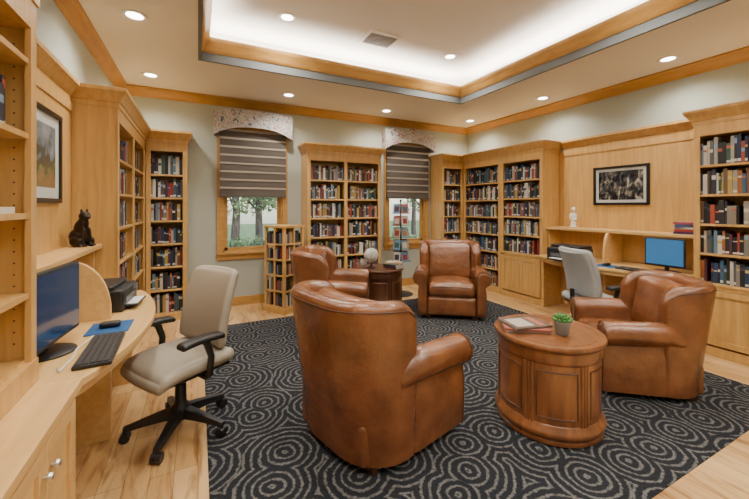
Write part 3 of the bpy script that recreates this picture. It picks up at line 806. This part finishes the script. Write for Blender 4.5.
area('cove_light', (TX0-.13, (TY0+TY1)/2, 3.16), (pi, 0, 0), .08, TY1-TY0, 85, WC)
area('cove_light', (TX1+.13, (TY0+TY1)/2, 3.16), (pi, 0, 0), .08, TY1-TY0, 85, WC)
area('cove_light', ((TX0+TX1)/2, TY0-.13, 3.16), (pi, 0, 0), TX1-TX0, .08, 62, WC)
area('cove_light', ((TX0+TX1)/2, TY1+.13, 3.16), (pi, 0, 0), TX1-TX0, .08, 62, WC)

# ------------------------------------------------------------------ outside
mb = MB(); mb.box(-25, 30, YB+.3, 40, -.6, -.5); mb.obj('lawn', [plain('grass', (.14, .22, .07), .9, var=.3)])
BARK = plain('bark', (.09, .075, .065), .9, bump=.6, bscale=20)
rt = random.Random(9)
def leaves(mb, n, cx, cy, cz, rx, ry, rz_, s0, s1, mat):
    for k in range(n):
        while True:
            p = Vector((rt.uniform(-1, 1), rt.uniform(-1, 1), rt.uniform(-1, 1)))
            if p.length < 1: break
        c = Vector((cx+p.x*rx, cy+p.y*ry, cz+p.z*rz_))
        a = Vector((rt.gauss(0, 1), rt.gauss(0, 1), rt.gauss(0, 1))).normalized(); b_ = a.orthogonal().normalized(); s_ = rt.uniform(s0, s1)
        g = rt.uniform(.6, 1.6); col = (.085*g, .17*g, .055*g) if rt.random() < .8 else (.18*g, .22*g, .08*g)
        mb.add([c-a*s_, c-b_*s_*.5, c+a*s_, c+b_*s_*.5], [(0, 1, 2, 3)], mat, col)
for x, y in ((-.3, 14), (1.0, 11.2), (1.9, 12.5), (3.6, 15), (5.6, 11.4), (6.8, 12.6), (8.9, 13), (10.5, 16)):
    mb = MB(); bx = [(rt.uniform(-.06, .06), rt.uniform(-.06, .06), z) for z in (0, .8, 1.8, 2.8, 4, 5.5)]
    mb.tube(bx, [.16, .13, .11, .10, .08, .05], 12, 0)
    for q in range(6):
        z = rt.uniform(1.6, 3.5); a = rt.uniform(0, 2*pi); mb.tube([(0, 0, z), (cos(a)*.5, sin(a)*.5, z+.5), (cos(a)*1.1, sin(a)*1.1, z+.8)], [.04, .03, .012], 7, 0)
    for q in range(7): leaves(mb, 260, rt.uniform(-1.2, 1.2), rt.uniform(-.7, 1), rt.uniform(2.1, 5.0), .8, .8, .6, .05, .11, 1)
    mb.obj('garden_tree', [BARK, LEAF], loc=(x, y, -.499), smooth=False)
for x in (-.9, 1.1, 3.1, 5.1, 7.1, 9.1):
    mb = MB(); mb.tube([(0, 0, 0), (0, 0, .5)], .03, 8, 0)
    leaves(mb, 1400, 0, 0, .64, 1.0, .5, .6, .04, .08, 1)
    mb.obj('garden_shrub', [BARK, LEAF], loc=(x, 8.6, -.499), smooth=False)
w = bpy.data.worlds.new('World'); S.world = w; w.use_nodes = True
nt = w.node_tree; sk = nt.nodes.new('ShaderNodeTexSky'); sk.sky_type = 'NISHITA'; sk.sun_disc = False; sk.sun_elevation = radians(40); sk.sun_rotation = radians(200)
nt.links.new(sk.outputs[0], nt.nodes['Background'].inputs['Color']); nt.nodes['Background'].inputs['Strength'].default_value = .5
sl = bpy.data.lights.new('sun', 'SUN'); sl.energy = 5; sl.angle = .02; so = bpy.data.objects.new('sun', sl); COL.objects.link(so); so.rotation_euler = (radians(45), 0, radians(20)); so.location = (0, -5, 12)

# ------------------------------------------------------------------ camera
cd = bpy.data.cameras.new('camera'); cam = bpy.data.objects.new('camera', cd); COL.objects.link(cam)
cam.location = (0, 0, 1.45); cam.rotation_euler = (radians(90), 0, radians(-26.76))
cd.sensor_width = 36; cd.lens = 36*350/749; cd.shift_y = -43.5/749; cd.clip_start = .02
S.camera = cam
